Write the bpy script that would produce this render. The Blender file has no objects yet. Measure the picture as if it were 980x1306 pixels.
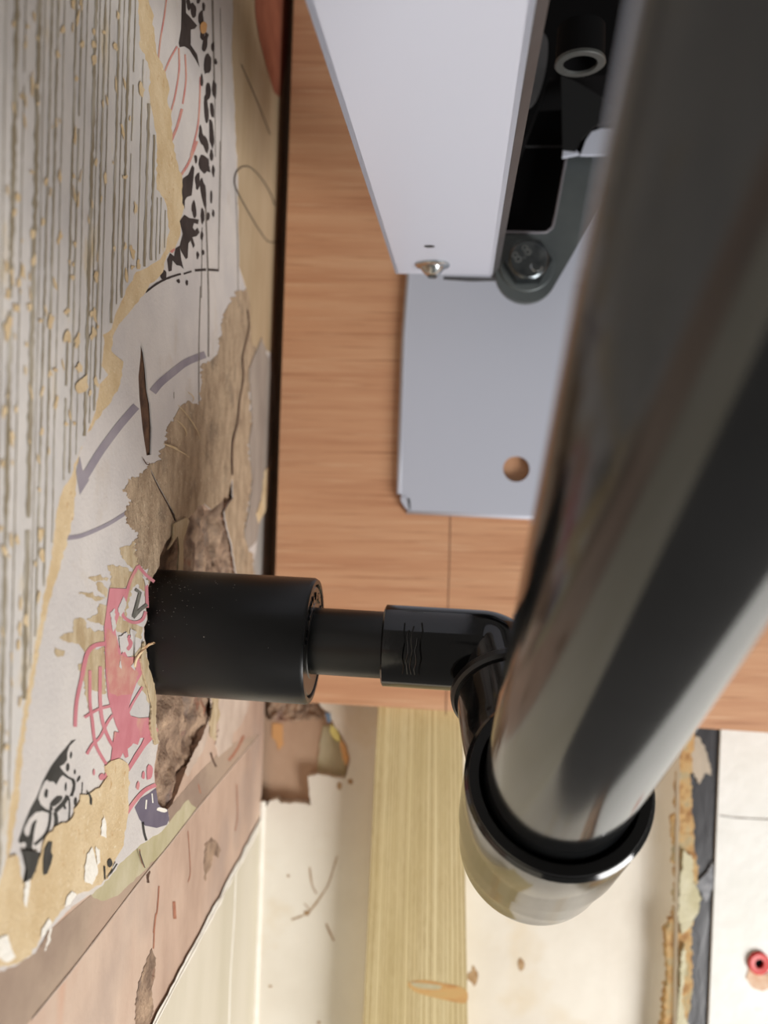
import bpy, bmesh, math, random
import numpy as np
from mathutils import Vector, Matrix, noise
from mathutils.geometry import tessellate_polygon
random.seed(7)
SC = bpy.context.scene
COL = SC.collection
# ------------------------------------------------------------------ camera
F = 981.0                       # focal length in pixels of a 980x1306 frame
CAMZ = 1.3
_Y = Vector((14, -73, -981)).normalized()
_r = math.radians(1.3)
_U = Vector((math.sin(_r), math.cos(_r), 0)); _U = (_U - _U.dot(_Y) * _Y).normalized()
_X = _Y.cross(_U)
RWC = Matrix((_X, _Y, _U)).transposed()      # world -> camera axes
RCW = RWC.transposed()
CAM = Vector((0, 0, CAMZ))
cd = bpy.data.cameras.new('camera'); cam = bpy.data.objects.new('camera', cd); COL.objects.link(cam)
cd.sensor_fit = 'HORIZONTAL'; cd.sensor_width = 24; cd.lens = 24 * F / 980
cd.clip_start = 0.005
cam.matrix_world = Matrix.Translation(CAM) @ RCW.to_4x4()
cd.dof.use_dof = True; cd.dof.focus_distance = 0.26; cd.dof.aperture_fstop = 8.0
SC.camera = cam
# ------------------------------------------------------------------ light
w = bpy.data.worlds.new('world'); SC.world = w; w.use_nodes = True
w.node_tree.nodes['Background'].inputs[0].default_value = (1.0, 0.93, 0.86, 1)
w.node_tree.nodes['Background'].inputs[1].default_value = 0.17
def area(name, loc, target, size, sizey, power, color):
    ld = bpy.data.lights.new(name, 'AREA'); ld.shape = 'RECTANGLE'; ld.size = size; ld.size_y = sizey
    ld.energy = power; ld.color = color
    o = bpy.data.objects.new(name, ld); COL.objects.link(o); o.location = loc
    o.rotation_euler = (Vector(target) - Vector(loc)).to_track_quat('-Z', 'Y').to_euler(); return o
area('window_daylight', (0.92, -0.18, 0.42), (0.0, 0.45, 1.2), 0.6, 0.6, 22, (1.0, 0.985, 0.968))
vs = SC.view_settings; vs.view_transform = 'Standard'; vs.look = 'None'; vs.gamma = 1; vs.use_curve_mapping = False
vs.exposure = 0.0
# ------------------------------------------------------------------ helpers
def ray(px, py):
    return RCW @ Vector(((px - 490) / F, -(py - 653) / F, -1))
def XP(px, py, x):              # a point of the plane X = x (left wall)
    d = ray(px, py); return CAM + d * (x / d.x)
def YP(px, py, y):              # a point of the plane Y = y (back wall, board)
    d = ray(px, py); return CAM + d * (y / d.y)
def obj(name, verts, faces, mat, parent=None, smooth=False, kind=None):
    me = bpy.data.meshes.new(name)
    off = Vector(parent['_base']) if parent is not None and '_base' in parent else Vector((0, 0, 0))
    verts = [Vector(v) for v in verts]
    me.from_pydata([v - off for v in verts], [], faces)
    bm = bmesh.new(); bm.from_mesh(me); bmesh.ops.recalc_face_normals(bm, faces=bm.faces); bm.to_mesh(me); bm.free()
    for p in me.polygons: p.use_smooth = smooth
    o = bpy.data.objects.new(name, me); COL.objects.link(o)
    if mat: me.materials.append(mat)
    if parent is not None:
        o.parent = parent; o['_base'] = tuple(off)
    else:
        o['_base'] = (0.0, 0.0, 0.0)
    if kind: o['kind'] = kind
    return o
def thing(name, label, cat, loc, group=None):
    o = bpy.data.objects.new(name, None); COL.objects.link(o); o.location = loc; o.empty_display_size = .01
    o['label'] = label; o['category'] = cat; o['_base'] = tuple(loc)
    if group: o['group'] = group
    return o
def tag(o, label, cat, group=None):
    o['label'] = label; o['category'] = cat
    if group: o['group'] = group
    return o
def rag(pts, amp=1.5, step=5, seed=0, closed=True):
    out = []; n = len(pts)
    for i in range(n if closed else n - 1):
        a = Vector(pts[i]); b = Vector(pts[(i + 1) % n]); L = (b - a).length
        k = max(1, int(L / step)); nn = Vector((-(b - a).y, (b - a).x))
        if nn.length: nn.normalize()
        for j in range(k):
            p = a.lerp(b, j / k)
            q = noise.noise(Vector((p.x * .23, p.y * .23, seed * 3.1))) + .6 * noise.noise(Vector((p.x * .7, p.y * .7, seed)))
            p = p + nn * q * amp * 1.6
            out.append((p.x, p.y))
    if not closed: out.append(tuple(pts[-1]))
    return out
def smoothpts(pts, n=6, closed=False):
    P = [Vector(p) for p in pts]; m = len(P)
    if m < 3: return [tuple(p) for p in P]
    out = []
    for i in range(m if closed else m - 1):
        if closed: a, b, c, d = P[i - 1], P[i], P[(i + 1) % m], P[(i + 2) % m]
        else: a, b, c, d = P[max(i - 1, 0)], P[i], P[i + 1], P[min(i + 2, m - 1)]
        for j in range(n):
            t = j / n
            out.append(tuple(.5 * ((2 * b) + (c - a) * t + (2 * a - 5 * b + 4 * c - d) * t * t + (-a + 3 * b - 3 * c + d) * t ** 3)))
    if not closed: out.append(tuple(P[-1]))
    return out
def inpoly(p, poly):
    x, y = p; r = False; n = len(poly)
    for i in range(n):
        x1, y1 = poly[i][:2]; x2, y2 = poly[i - 1][:2]
        if (y1 > y) != (y2 > y) and x < (x2 - x1) * (y - y1) / (y2 - y1) + x1: r = not r
    return r
def sheet(name, loops, nrm, thick, mat, parent=None, kind=None, smooth=False):
    """a flat piece with outline loops[0] and holes loops[1:], front at the loop points, thick behind them"""
    nrm = Vector(nrm).normalized()
    loops = [[Vector(p) for p in l] for l in loops]
    tris = tessellate_polygon(loops)
    flat = [p for l in loops for p in l]; n = len(flat)
    back = [p - nrm * thick for p in flat]
    faces = [tuple(t) for t in tris] + [tuple(reversed([i + n for i in t])) for t in tris]
    s = 0
    for l in loops:
        m = len(l)
        for i in range(m):
            a = s + i; b = s + (i + 1) % m; faces.append((a, b, b + n, a + n))
        s += m
    return obj(name, flat + back, faces, mat, parent, smooth, kind)
class Flat:
    """flat print: many little shapes on one plane joined into one mesh"""
    def __init__(s, fn):
        s.fn = fn; s.v = []; s.f = []; s.c = 0
        a = fn(100, 500); s.n = (fn(200, 500) - a).cross(fn(100, 600) - a).normalized()
        if s.n.dot(CAM - a) < 0: s.n = -s.n
    def poly(s, pts, sm=0):
        if sm: pts = smoothpts(pts, sm, True)
        s.c += 1; P = [Vector(s.fn(*p[:2])) + s.n * s.c * 1.2e-6 for p in pts]; b = len(s.v)
        for t in tessellate_polygon([P]): s.f.append(tuple(b + i for i in t))
        s.v += P
    def ribbon(s, pts, w, sm=5, jit=0.0):
        if sm and len(pts) > 2: pts = smoothpts(pts, sm)
        P = [Vector(p[:2]) for p in pts]; n = len(P); b = len(s.v); s.c += 1; up_ = s.n * s.c * 1.2e-6
        for i, p in enumerate(P):
            t = (P[min(i + 1, n - 1)] - P[max(i - 1, 0)]); t = t.normalized() if t.length else Vector((0, 1))
            nn = Vector((-t.y, t.x)); k = i / (n - 1)
            ww = (w if not isinstance(w, (tuple, list)) else w[0] + (w[1] - w[0]) * k) / 2
            a = 1 + jit * noise.noise(Vector((p.x * .3, p.y * .2, 1))); c = 1 + jit * noise.noise(Vector((p.x * .3, p.y * .2, 9)))
            s.v += [Vector(s.fn(*(p + nn * ww * a))) + up_, Vector(s.fn(*(p - nn * ww * c))) + up_]
        for i in range(n - 1): s.f.append((b + 2 * i, b + 2 * i + 1, b + 2 * i + 3, b + 2 * i + 2))
    def blob(s, x, y, rx, ry, rot=0, seed=0, rough=.15, n=12):
        pts = []
        for i in range(n):
            a = 2 * math.pi * i / n; q = 1 + rough * 2 * noise.noise(Vector((math.cos(a) * 1.3 + seed * 7.3, math.sin(a) * 1.3, x * .1 + y * .07)))
            u, v = rx * q * math.cos(a), ry * q * math.sin(a)
            pts.append((x + u * math.cos(rot) - v * math.sin(rot), y + u * math.sin(rot) + v * math.cos(rot)))
        s.poly(pts)
    def build(s, name, mat, parent, kind='stuff'): return obj(name, s.v, s.f, mat, parent, False, kind)
def frame(d):
    d = Vector(d).normalized(); a = d.cross(Vector((0, 0, 1)))
    if a.length < .1: a = d.cross(Vector((1, 0, 0)))
    a.normalize(); return d, a, d.cross(a)
def lathe(name, org, axis, prof, mat, parent=None, seg=48, smooth=True, kind=None):
    """prof = [(distance along axis, radius)]"""
    d, a, b = frame(axis); org = Vector(org); v = []; f = []
    for (t, r) in prof:
        for i in range(seg):
            an = 2 * math.pi * i / seg; v.append(org + d * t + (a * math.cos(an) + b * math.sin(an)) * max(r, 1e-6))
    for k in range(len(prof) - 1):
        for i in range(seg):
            j = (i + 1) % seg; f.append((k * seg + i, k * seg + j, (k + 1) * seg + j, (k + 1) * seg + i))
    o = obj(name, v, f, mat, parent, smooth, kind)
    return crisp(o)
def crisp(o, ang=32):
    if True:
        for p in o.data.polygons: p.use_smooth = True
        bm = bmesh.new(); bm.from_mesh(o.data)
        for e in bm.edges:
            if len(e.link_faces) == 2 and e.calc_face_angle(0) > math.radians(ang): e.smooth = False
        bm.to_mesh(o.data); bm.free()
    return o
def sweep(name, path, radii, mat, parent=None, seg=48, cap=True):
    P = [Vector(p) for p in path]; n = len(P); v = []; f = []
    t0 = (P[1] - P[0]).normalized(); _, a, b = frame(t0); prev = t0
    for i in range(n):
        if i == 0: t = t0
        elif i == n - 1: t = (P[i] - P[i - 1]).normalized()
        else: t = ((P[i] - P[i - 1]).normalized() + (P[i + 1] - P[i]).normalized()).normalized()
        q = prev.rotation_difference(t); a = (q @ a).normalized(); b = t.cross(a); prev = t
        for k in range(seg):
            an = 2 * math.pi * k / seg; v.append(P[i] + (a * math.cos(an) + b * math.sin(an)) * radii[i])
    for i in range(n - 1):
        for k in range(seg):
            j = (k + 1) % seg; f.append((i * seg + k, i * seg + j, (i + 1) * seg + j, (i + 1) * seg + k))
    if cap: f += [tuple(range(seg)), tuple((n - 1) * seg + k for k in range(seg))]
    return crisp(obj(name, v, f, mat, parent))
def bend(p0, p1, p2, r, n=12):
    """arc points rounding the corner p1"""
    p0, p1, p2 = Vector(p0), Vector(p1), Vector(p2); a = (p0 - p1).normalized(); b = (p2 - p1).normalized()
    th = a.angle(b); L = r / math.tan(th / 2); c = p1 + (a + b).normalized() * (r / math.sin(th / 2))
    s = p1 + a * L - c; e = p1 + b * L - c; tot = s.angle(e); out = []
    for i in range(n + 1):
        k = i / n; out.append(c + (s * math.sin((1 - k) * tot) + e * math.sin(k * tot)) / math.sin(tot))
    return out
def beveled_box(name, lo, hi, mat, parent=None, bev=.0008, seg=2, kind=None):
    lo, hi = Vector(lo), Vector(hi); bm = bmesh.new(); bmesh.ops.create_cube(bm, size=1)
    for v in bm.verts: v.co = Vector(((lo[i] + hi[i]) / 2 + v.co[i] * (hi[i] - lo[i]) for i in range(3)))
    if bev: bmesh.ops.bevel(bm, geom=bm.edges[:], offset=bev, segments=seg, affect='EDGES', profile=.5)
    bm.verts.index_update()
    vs_ = [v.co.copy() for v in bm.verts]; fs = [tuple(v.index for v in f.verts) for f in bm.faces]; bm.free()
    return obj(name, vs_, fs, mat, parent, False, kind)
# ------------------------------------------------------------------ materials
def srgb(r, g, b):
    f = lambda c: ((c / 255 + .055) / 1.055) ** 2.4 if c > 10 else c / 255 / 12.92
    return (f(r), f(g), f(b), 1)
def M(name, cols, rough=.8, scale=40, stretch=(1, 1, 1), detail=6, lo=.35, hi=.65, bump=0, bscale=None, metal=0, spec=.5, bstretch=None, coat=0, blots=None, dist=0, rvar=0):
    """cols: list of 1..3 rgb255 mixed by noise. blots: (colour, scale, threshold, softness)"""
    m = bpy.data.materials.new(name); m.use_nodes = True; nt = m.node_tree; N = nt.nodes; K = nt.links
    bs = N['Principled BSDF']; bs.inputs['Roughness'].default_value = rough; bs.inputs['Metallic'].default_value = metal
    bs.inputs['Specular IOR Level'].default_value = spec
    if coat: bs.inputs['Coat Weight'].default_value = coat; bs.inputs['Coat Roughness'].default_value = .08
    tc = N.new('ShaderNodeTexCoord')
    def mapped(st):
        mp = N.new('ShaderNodeMapping'); mp.inputs['Scale'].default_value = st; K.new(tc.outputs['Object'], mp.inputs[0]); return mp.outputs[0]
    def nz(st, sc, de=6, di=0):
        t = N.new('ShaderNodeTexNoise'); t.inputs['Scale'].default_value = sc; t.inputs['Detail'].default_value = de; t.inputs['Roughness'].default_value = .6
        t.inputs['Distortion'].default_value = di
        K.new(mapped(st), t.inputs['Vector']); return t.outputs['Fac']
    c = [srgb(*x) for x in cols]
    if len(c) == 1: bs.inputs['Base Color'].default_value = c[0]; out = None
    else:
        cr = N.new('ShaderNodeValToRGB'); K.new(nz(stretch, scale, detail, dist), cr.inputs[0])
        e = cr.color_ramp.elements; e[0].position = lo; e[0].color = c[0]; e[1].position = hi; e[1].color = c[-1]
        if len(c) == 3: q = e.new((lo + hi) / 2); q.color = c[1]
        out = cr.outputs[0]; K.new(out, bs.inputs['Base Color'])
    for bl in (blots or []):
        col, sc, th, so = bl[:4]; st = bl[4] if len(bl) > 4 else (1, 1, 1)
        r = N.new('ShaderNodeValToRGB'); K.new(nz(st, sc, 4), r.inputs[0]); r.color_ramp.elements[0].position = th; r.color_ramp.elements[1].position = min(1, th + so)
        mx = N.new('ShaderNodeMix'); mx.data_type = 'RGBA'; K.new(r.outputs[0], mx.inputs[0])
        if out is None: mx.inputs[6].default_value = c[0]
        else: K.new(out, mx.inputs[6])
        mx.inputs[7].default_value = srgb(*col); out = mx.outputs[2]; K.new(out, bs.inputs['Base Color'])
    if rvar:
        mr = N.new('ShaderNodeMapRange'); K.new(nz((1, 1, 1), 60), mr.inputs[0]); mr.inputs[3].default_value = max(0, rough - rvar); mr.inputs[4].default_value = rough + rvar
        K.new(mr.outputs[0], bs.inputs['Roughness'])
    if bump:
        b = N.new('ShaderNodeBump'); b.inputs['Strength'].default_value = 1; b.inputs['Distance'].default_value = bump
        K.new(nz(bstretch or stretch, bscale or scale * 3, 8), b.inputs['Height']); K.new(b.outputs[0], bs.inputs['Normal'])
    return m
m_stripe = M('striped_paper', [(196, 192, 188), (216, 211, 204)], .75, 60, (1, 1, .5), bump=.0002, bscale=900, blots=[((204, 186, 150), 60, .60, .12, (1, 1, .5))])
m_under = M('under_paper', [(200, 194, 190), (216, 209, 202)], .8, 30, bump=.0002, bscale=700, blots=[((190, 172, 146), 25, .62, .25)])
m_aged = M('aged_paper', [(176, 152, 118), (194, 172, 140)], .85, 40, (1, 1, .3), bump=.0002, bscale=700)
m_back = M('paper_backing', [(206, 180, 138), (222, 200, 162)], .9, 90, bump=.0003, bscale=900, blots=[((196, 160, 114), 300, .62, .1), ((232, 216, 186), 700, .62, .1)])
m_fibre = M('torn_fibre', [(158, 134, 108), (204, 180, 150)], .95, 130, (1, 1, .6), bump=.0014, bscale=700, lo=.3, hi=.7, blots=[((128, 112, 94), 50, .56, .2), ((222, 204, 176), 600, .62, .1), ((120, 96, 76), 500, .66, .06)])
m_fibre2 = M('torn_fibre_pale', [(178, 154, 118), (206, 188, 156)], .95, 200, (1, 1, .4), bump=.0005, bscale=900)
m_plaster = M('plaster', [(172, 144, 126), (196, 168, 148), (208, 184, 164)], .8, 14, (1, 1, .5), bump=.0006, bscale=120,
              blots=[((206, 150, 118), 16, .62, .15, (1, 1, .25)), ((166, 146, 134), 10, .56, .2), ((226, 208, 190), 160, .72, .05)])
m_plaster2 = M('bare_plaster', [(178, 146, 120), (196, 166, 140)], .8, 20, (1, 1, .6), bump=.0003, bscale=150)
m_skim = M('grey_skim', [(176, 166, 150), (194, 182, 164)], .8, 60, (1, 1, .5), bump=.0003, bscale=500)
m_grey = M('grey_paper', [(148, 136, 126), (168, 156, 144)], .85, 60, (1, 1, .4), bump=.0003, bscale=500)
m_rubble = M('rubble', [(104, 82, 68), (158, 132, 110), (196, 166, 138)], .95, 90, bump=.002, bscale=260, lo=.3, hi=.72, blots=[((150, 84, 56), 60, .6, .12), ((120, 108, 100), 30, .56, .12)])
m_tan = M('tan_cavity', [(150, 122, 92), (178, 150, 116)], .9, 60, bump=.0004, bscale=300)
m_white = M('old_white_paint', [(226, 218, 204), (238, 232, 220)], .55, 12, bump=.0005, bscale=60, blots=[((222, 206, 178), 14, .6, .2), ((150, 120, 90), 90, .77, .03)])
m_cream = M('cream_paint', [(204, 196, 174), (220, 212, 194)], .5, 14, (1, 1, .3), bump=.0003, bscale=80)
m_white2 = M('white_board', [(232, 232, 226), (242, 242, 238)], .6, 30, bump=.0006, bscale=90, blots=[((214, 212, 204), 60, .68, .1)])
m_bead = M('white_filler', [(236, 230, 216), (246, 242, 232)], .7, 80, bump=.0006, bscale=300)
m_ply = M('plywood_face', [(190, 134, 98), (208, 156, 118), (220, 174, 136)], .6, 30, (.16, 1, 3.4), 8, .28, .75, bump=.00025, bscale=200, bstretch=(.06, 1, 4),
          blots=[((178, 124, 88), 150, .56, .12, (.07, 1, 3)), ((222, 180, 144), 210, .57, .12, (.06, 1, 3))])
m_plyedge = M('plywood_edge', [(110, 76, 50), (176, 134, 96)], .8, 60, (.3, 6, .3))
m_pine = M('pine', [(198, 180, 132), (206, 188, 142), (212, 196, 152)], .6, 50, (1.6, 1, .15), bump=.0002, bscale=260, bstretch=(3, 1, .1))
m_grain = M('pine_grain', [(164, 140, 92), (182, 160, 110)], .65, 80, (1, 1, .4))
m_knot = M('pine_knot', [(180, 124, 66), (202, 160, 100), (196, 162, 104)], .5, 60, (1, 1, 4), lo=.3, hi=.7)
m_metalw = M('white_powder_coat', [(194, 199, 213)], .38, bump=.00003, bscale=1500, spec=.5)
m_metalg = M('zinc_plate', [(84, 90, 92), (98, 104, 104)], .5, 30, metal=.35)
m_zinc = M('bright_zinc', [(170, 176, 178), (205, 208, 206)], .18, 60, metal=1, bump=.0001, bscale=500)
m_bolt = M('bolt_steel', [(88, 94, 98), (130, 136, 138)], .28, 90, metal=1, bump=.0002, bscale=400)
m_black = M('black_plastic_and_shade', [(7, 7, 8)], .8, spec=.1)  # near-black; also holds the shade inside the bracket channel
m_dgrey = M('dark_grey_metal', [(52, 52, 54), (64, 64, 66)], .55, 40)
m_pipe = M('black_pipe', [(17, 18, 19), (23, 24, 25)], .11, 30, rvar=.03, spec=.6)
m_pipes = M('black_sleeve', [(12, 13, 14), (18, 19, 20)], .32, 30, (1, 3, 3), spec=.45, bump=.00002, bscale=600, rvar=.06)
m_fit = M('black_fitting', [(11, 12, 13), (15, 16, 17)], .10, 40, rvar=.04, spec=.6, bump=.00004, bscale=90)
m_bush = M('satin_black_bush', [(26, 25, 24), (32, 30, 28)], .28, 60, spec=.7)
m_rubber = M('black_rubber', [(11, 12, 14)], .35)
m_dust = M('white_dust', [(150, 148, 142)], .9)
m_ink = M('black_ink', [(50, 48, 44), (66, 64, 60)], .85, 120)
m_inkb = M('brown_black_ink', [(46, 36, 34), (64, 54, 50)], .85, 120)
m_line = M('grey_line_ink', [(112, 104, 96), (150, 142, 132)], .85, 300)
m_pencil = M('thin_black_line', [(70, 62, 54), (90, 80, 70)], .85, 300)
m_pink = M('pink_ink', [(196, 118, 126), (208, 136, 142)], .85, 90, blots=[((206, 156, 136), 70, .6, .15)])
m_pinkd = M('faded_pink_ink', [(198, 130, 122), (204, 156, 138)], .85, 160, lo=.4, hi=.6)
m_purple = M('grey_purple_ink', [(138, 130, 140), (158, 150, 156)], .85, 60)
m_purpled = M('dark_purple_ink', [(100, 92, 108), (116, 108, 122)], .85, 60)
m_red = M('brick_red_print', [(150, 84, 60), (172, 104, 76)], .85, 60)
m_str = M('stripe_ink', [(140, 128, 106), (172, 164, 148), (200, 196, 186)], .85, 420, (1, 1, .12), lo=.45, hi=.75)
m_crack = M('crack_dark', [(74, 50, 38), (96, 68, 52)], .95, 200)
m_slit = M('slit_brown', [(66, 44, 30), (112, 80, 56)], .95, 200)
m_slate = M('dark_slate_strip', [(36, 35, 36), (58, 58, 62)], .35, 14, (1, 1, .25), bump=.0012, bscale=60, blots=[((140, 140, 146), 120, .72, .06), ((58, 48, 42), 20, .58, .15)])
m_ochre = M('broken_ochre', [(150, 104, 62), (200, 164, 112), (176, 166, 134)], .9, 90, bump=.0012, bscale=300, lo=.35, hi=.65)
m_foam = M('cream_filler', [(196, 188, 152), (216, 210, 182)], .8, 60, bump=.0008, bscale=200)
m_redplug = M('red_plastic', [(206, 50, 44)], .4)
m_grn = M('stained_skim', [(176, 166, 128), (196, 186, 156)], .85, 60, (1, 1, .6), bump=.0002, bscale=400)
m_blue = M('blue_chip', [(108, 134, 160)], .8); m_yel = M('yellow_chip', [(214, 200, 120)], .8); m_or = M('orange_chip', [(212, 160, 104)], .8)
m_pgrey = M('pinkish_grey_paper', [(190, 170, 154), (208, 190, 174)], .8, 60)
m_brown_strip = M('brown_lower_strip', [(150, 128, 112), (172, 150, 130), (182, 156, 136)], .8, 16, (1, 1, 1), bump=.0004, bscale=90, blots=[((208, 190, 168), 30, .62, .14, (1, .15, 1))])
m_silver = M('satin_grey_strip', [(150, 146, 140), (176, 172, 166)], .5, 40)

# ------------------------------------------------------------------ left wall
XS, XU, XF, XT = -.0862, -.0856, -.08545, -.0848     # plaster, under paper, fibre, striped paper
def wl(x): return lambda px, py: XP(px, py, x)
def yz(y, z, x): return Vector((x, y, z))
wall = beveled_box('wall_left', (-.20, -.35, .75), (-.120, .60, 1.95), m_rubble, None, 0); wall['kind'] = 'structure'
hole = [(190, 745), (203, 722), (205, 708), (210, 694), (217, 686), (223, 676), (229, 671), (234, 668), (238, 664), (246, 655), (254, 646), (262, 642), (270, 650), (281, 641), (291, 631),
        (297, 606), (298, 634), (289, 648), (287, 657), (291, 675), (297, 700), (302, 735), (303, 800), (296, 850), (277, 880), (273, 905), (263, 925), (257, 945), (250, 962), (238, 980), (233, 992),
        (226, 1012), (217, 1030), (214, 1036), (204, 1036), (200, 1024), (198, 1001), (197, 980), (199, 965), (203, 946), (201, 934), (198, 915), (199, 890), (195, 872), (189, 850), (188, 838), (185, 818), (184, 800), (188, 790), (186, 770)]
slit = [(x + (1.6 if i < 8 else -1.6) * (0 < i % 14 < 13), y) for i, (x, y) in enumerate([(179.5, 434), (182, 450), (184.5, 470), (186.5, 497), (190, 515), (192, 545), (191.5, 566), (191, 580), (188.5, 581), (186, 566), (183, 545), (179, 505), (178, 480), (179, 455)])]
crack = [(190.5, 590), (196, 604), (205, 622), (215, 640), (223, 655), (225.5, 666), (222.6, 664), (213, 643), (203, 625), (194, 606)]
rec = [(-.34, .76), (.528, .76), (.528, 1.94), (-.34, 1.94)]
P1 = lambda pts, x: [XP(p[0], p[1], x) for p in pts]
hr = rag(hole, .7, 4, 3)
lower_ridge_n, lower_ridge_f = (170, 1357), (346, 1024)
skin = sheet('plaster_skin', [[yz(y, z, XS) for y, z in rec], P1(hr, XS), P1(slit, XS), P1(crack, XS)], (1, 0, 0), .006, m_plaster, wall)
sheet('slit_filling', [P1([(x, y) for x, y in slit], XS - .0002)], (1, 0, 0), .002, m_slit, wall)
sheet('slit_filling', [P1([(x, y) for x, y in crack], XS - .0002)], (1, 0, 0), .002, m_slit, wall)
# rubble behind the hole
def rubble():
    v = []; f = []; ny, nz_ = 190, 150; y0, y1, z0, z1 = .215, .50, 1.17, 1.40
    for i in range(ny):
        for j in range(nz_):
            y = y0 + (y1 - y0) * i / (ny - 1); z = z0 + (z1 - z0) * j / (nz_ - 1); p = Vector((y, z, 0))
            h = .0032 * noise.noise(p * 60) + .0022 * noise.noise(p * 150) + .0012 * noise.noise(p * 380)
            c = noise.voronoi(p * 70)[0]; h += .003 * (c[1] - c[0] - .3)
            x = -.0882 + h
            if z > 1.30:
                g = abs(y - (.372 + .004 * noise.noise(Vector((z * 60, 0, 4)))))
                if g < .007: x -= .03 * (1 - g / .007) ** .5
            # the sleeve passes through a roughly cut round channel
            rs_ = math.hypot(y - .2955, z - (CAMZ - .0257)); x = min(x, -.0868)
            if rs_ < .033: x = min(x, -.0905 + max(0, rs_ - .028) * .7)
            v.append(Vector((x, y, z)))
    for i in range(ny - 1):
        for j in range(nz_ - 1):
            a = i * nz_ + j; f.append((a, a + nz_, a + nz_ + 1, a + 1))
    o = obj('mortar_rubble', v, f, m_rubble, wall, True); o['label'] = 'crumbling brown mortar inside the broken hole'; return o
rubble()
# smooth tan side of the cavity, left of the dark gap
sheet('cavity_lining', [P1(rag([(186, 640), (236, 628), (236, 690), (233, 745), (186, 752)], .8, 5, 2), -.0912)], (1, 0, 0), .004, m_tan, wall)
# thin paper strand hanging between the two openings
sheet('torn_strand', [P1(rag([(222, 668), (238, 660), (242, 664), (234, 690), (234, 740), (226, 740), (229, 700), (227, 684), (215, 701), (221, 688)], .4, 5, 6), -.0845)], (1, 0, 0), .0006, m_fibre2, wall)
# under paper
tearb = [(188, -60), (189, -5), (194, 10), (200, 67), (209, 88), (217, 114), (214, 126), (219, 147), (221, 180), (223, 192), (229, 217), (233, 227), (232, 247), (235, 270), (229, 282), (230, 300), (223, 315), (214, 325), (209, 341), (204, 351), (186, 372),
         (166, 397), (152, 414), (144, 429), (142, 449), (157, 461), (155, 490), (142, 512), (122, 537), (108, 556), (99, 590), (97, 625), (93, 662), (86, 689), (83, 700), (62, 770), (48, 840), (38, 900), (30, 950), (25, 1010), (18, 1060), (10, 1100), (0, 1130), (-40, 1230)]
teara = [(172, -60), (176, 0), (179, 60), (189, 80), (192, 100), (190, 120), (196, 150), (200, 180), (200, 241), (209, 253), (213, 266), (216, 294), (211, 319), (205, 331), (188, 341), (174, 347), (163, 366), (157, 380), (147, 402), (142, 419), (132, 427), (133, 444), (130, 466), (138, 478), (127, 490), (122, 524), (108, 561), (103, 573), (95, 593), (91, 610), (81, 620), (73, 649), (70, 674), (66, 706), (50, 794), (38, 864), (30, 908), (21, 966), (17, 1006), (10, 1047), (8, 1093), (2, 1118), (-30, 1200)]
ta = rag(teara, 1.3, 5, 11, False); tb = rag(tearb, 1.6, 5, 12, False)
botp = rag([(216, 1040), (216, 1050), (206, 1060), (195, 1067), (180, 1078), (165, 1090), (150, 1105), (135, 1125), (118, 1140), (97, 1152), (80, 1168), (60, 1190), (45, 1215), (20, 1232), (0, 1238)], 1.2, 5, 5, False)
farr = rag([(353, 150), (350, 300), (345, 450), (349, 480), (352, 520), (350, 580), (344, 600), (341, 640), (338, 652), (330, 665), (328, 690), (321, 735)], .6, 6, 8, False)
cor = [yz(-.34, 1.22, XU), yz(-.34, 1.94, XU), yz(.524, 1.94, XU), yz(.524, 1.75, XU)]
up = P1(hole[:28], XU)
# outline: from the top of the wall round the torn right edge, the hole, and the ragged lower edge
hl = hr
fi = min(range(len(hr)), key=lambda i: (hr[i][0] - 302) ** 2 + (hr[i][1] - 735) ** 2)
bi = min(range(len(hr)), key=lambda i: (hr[i][0] - 208) ** 2 + (hr[i][1] - 1036) ** 2)
# walk the hole backwards from the far side over its top to the bottom left
back_walk = [hr[i % len(hr)] for i in range(fi, -1, -1)] + [hr[i] for i in range(len(hr) - 1, bi, -1)]
out_u = cor + P1(farr, XU) + P1([(q[0] - .5, q[1]) for q in back_walk], XU) + P1(botp, XU)
under = sheet('under_wallpaper', [out_u, P1([(x + .3, y) for x, y in slit], XU), P1(crack, XU)], (1, 0, 0), .0005, m_under, wall)
under['label'] = 'old cream wallpaper with faded pink and black print'
# striped paper and its torn backing
stripe_poly = [(-900, -900)] + [(150, -900)] + ta + [(-900, 1200)]
def ext(z, y, x): return Vector((x, y, z))
st_out = [yz(-.34, 1.94, XT), yz(XP(170, -300, XT).y, 1.94, XT), XP(165, -300, XT)] + P1(ta, XT) + [yz(-.34, 1.235, XT)]
stripe = sheet('striped_wallpaper', [st_out], (1, 0, 0), .0005, m_stripe, wall)
stripe['label'] = 'off-white upper wallpaper with thin brown stripes'
band = sheet('torn_paper_edge', [P1([(160, -60)] + [(max(x - 12, -60) if y < 1100 else x - 12, y) for x, y in ta[1:]] + list(reversed(tb)), -.0852)], (1, 0, 0), .0003, m_back, wall)
bl = rag([(-60, 1140), (-20, 1128), (10, 1095), (22, 1090), (30, 1128), (45, 1112), (55, 1080), (62, 1062), (75, 1052), (90, 1047), (100, 1027), (104, 1015), (118, 1010), (128, 1005), (137, 990), (135, 977), (142, 970), (152, 968), (163, 974), (165, 988), (164, 1025), (163, 1040), (160, 1062), (156, 1083), (146, 1100), (138, 1120), (118, 1134), (97, 1142), (82, 1158), (70, 1172), (56, 1190), (50, 1202), (40, 1217), (22, 1229), (-10, 1236), (-60, 1262)], 1.8, 5, 21)
sheet('torn_paper_backing', [P1(bl, -.08515)], (1, 0, 0), .0004, m_back, wall)
sc_ = Flat(wl(-.0849))
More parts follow.
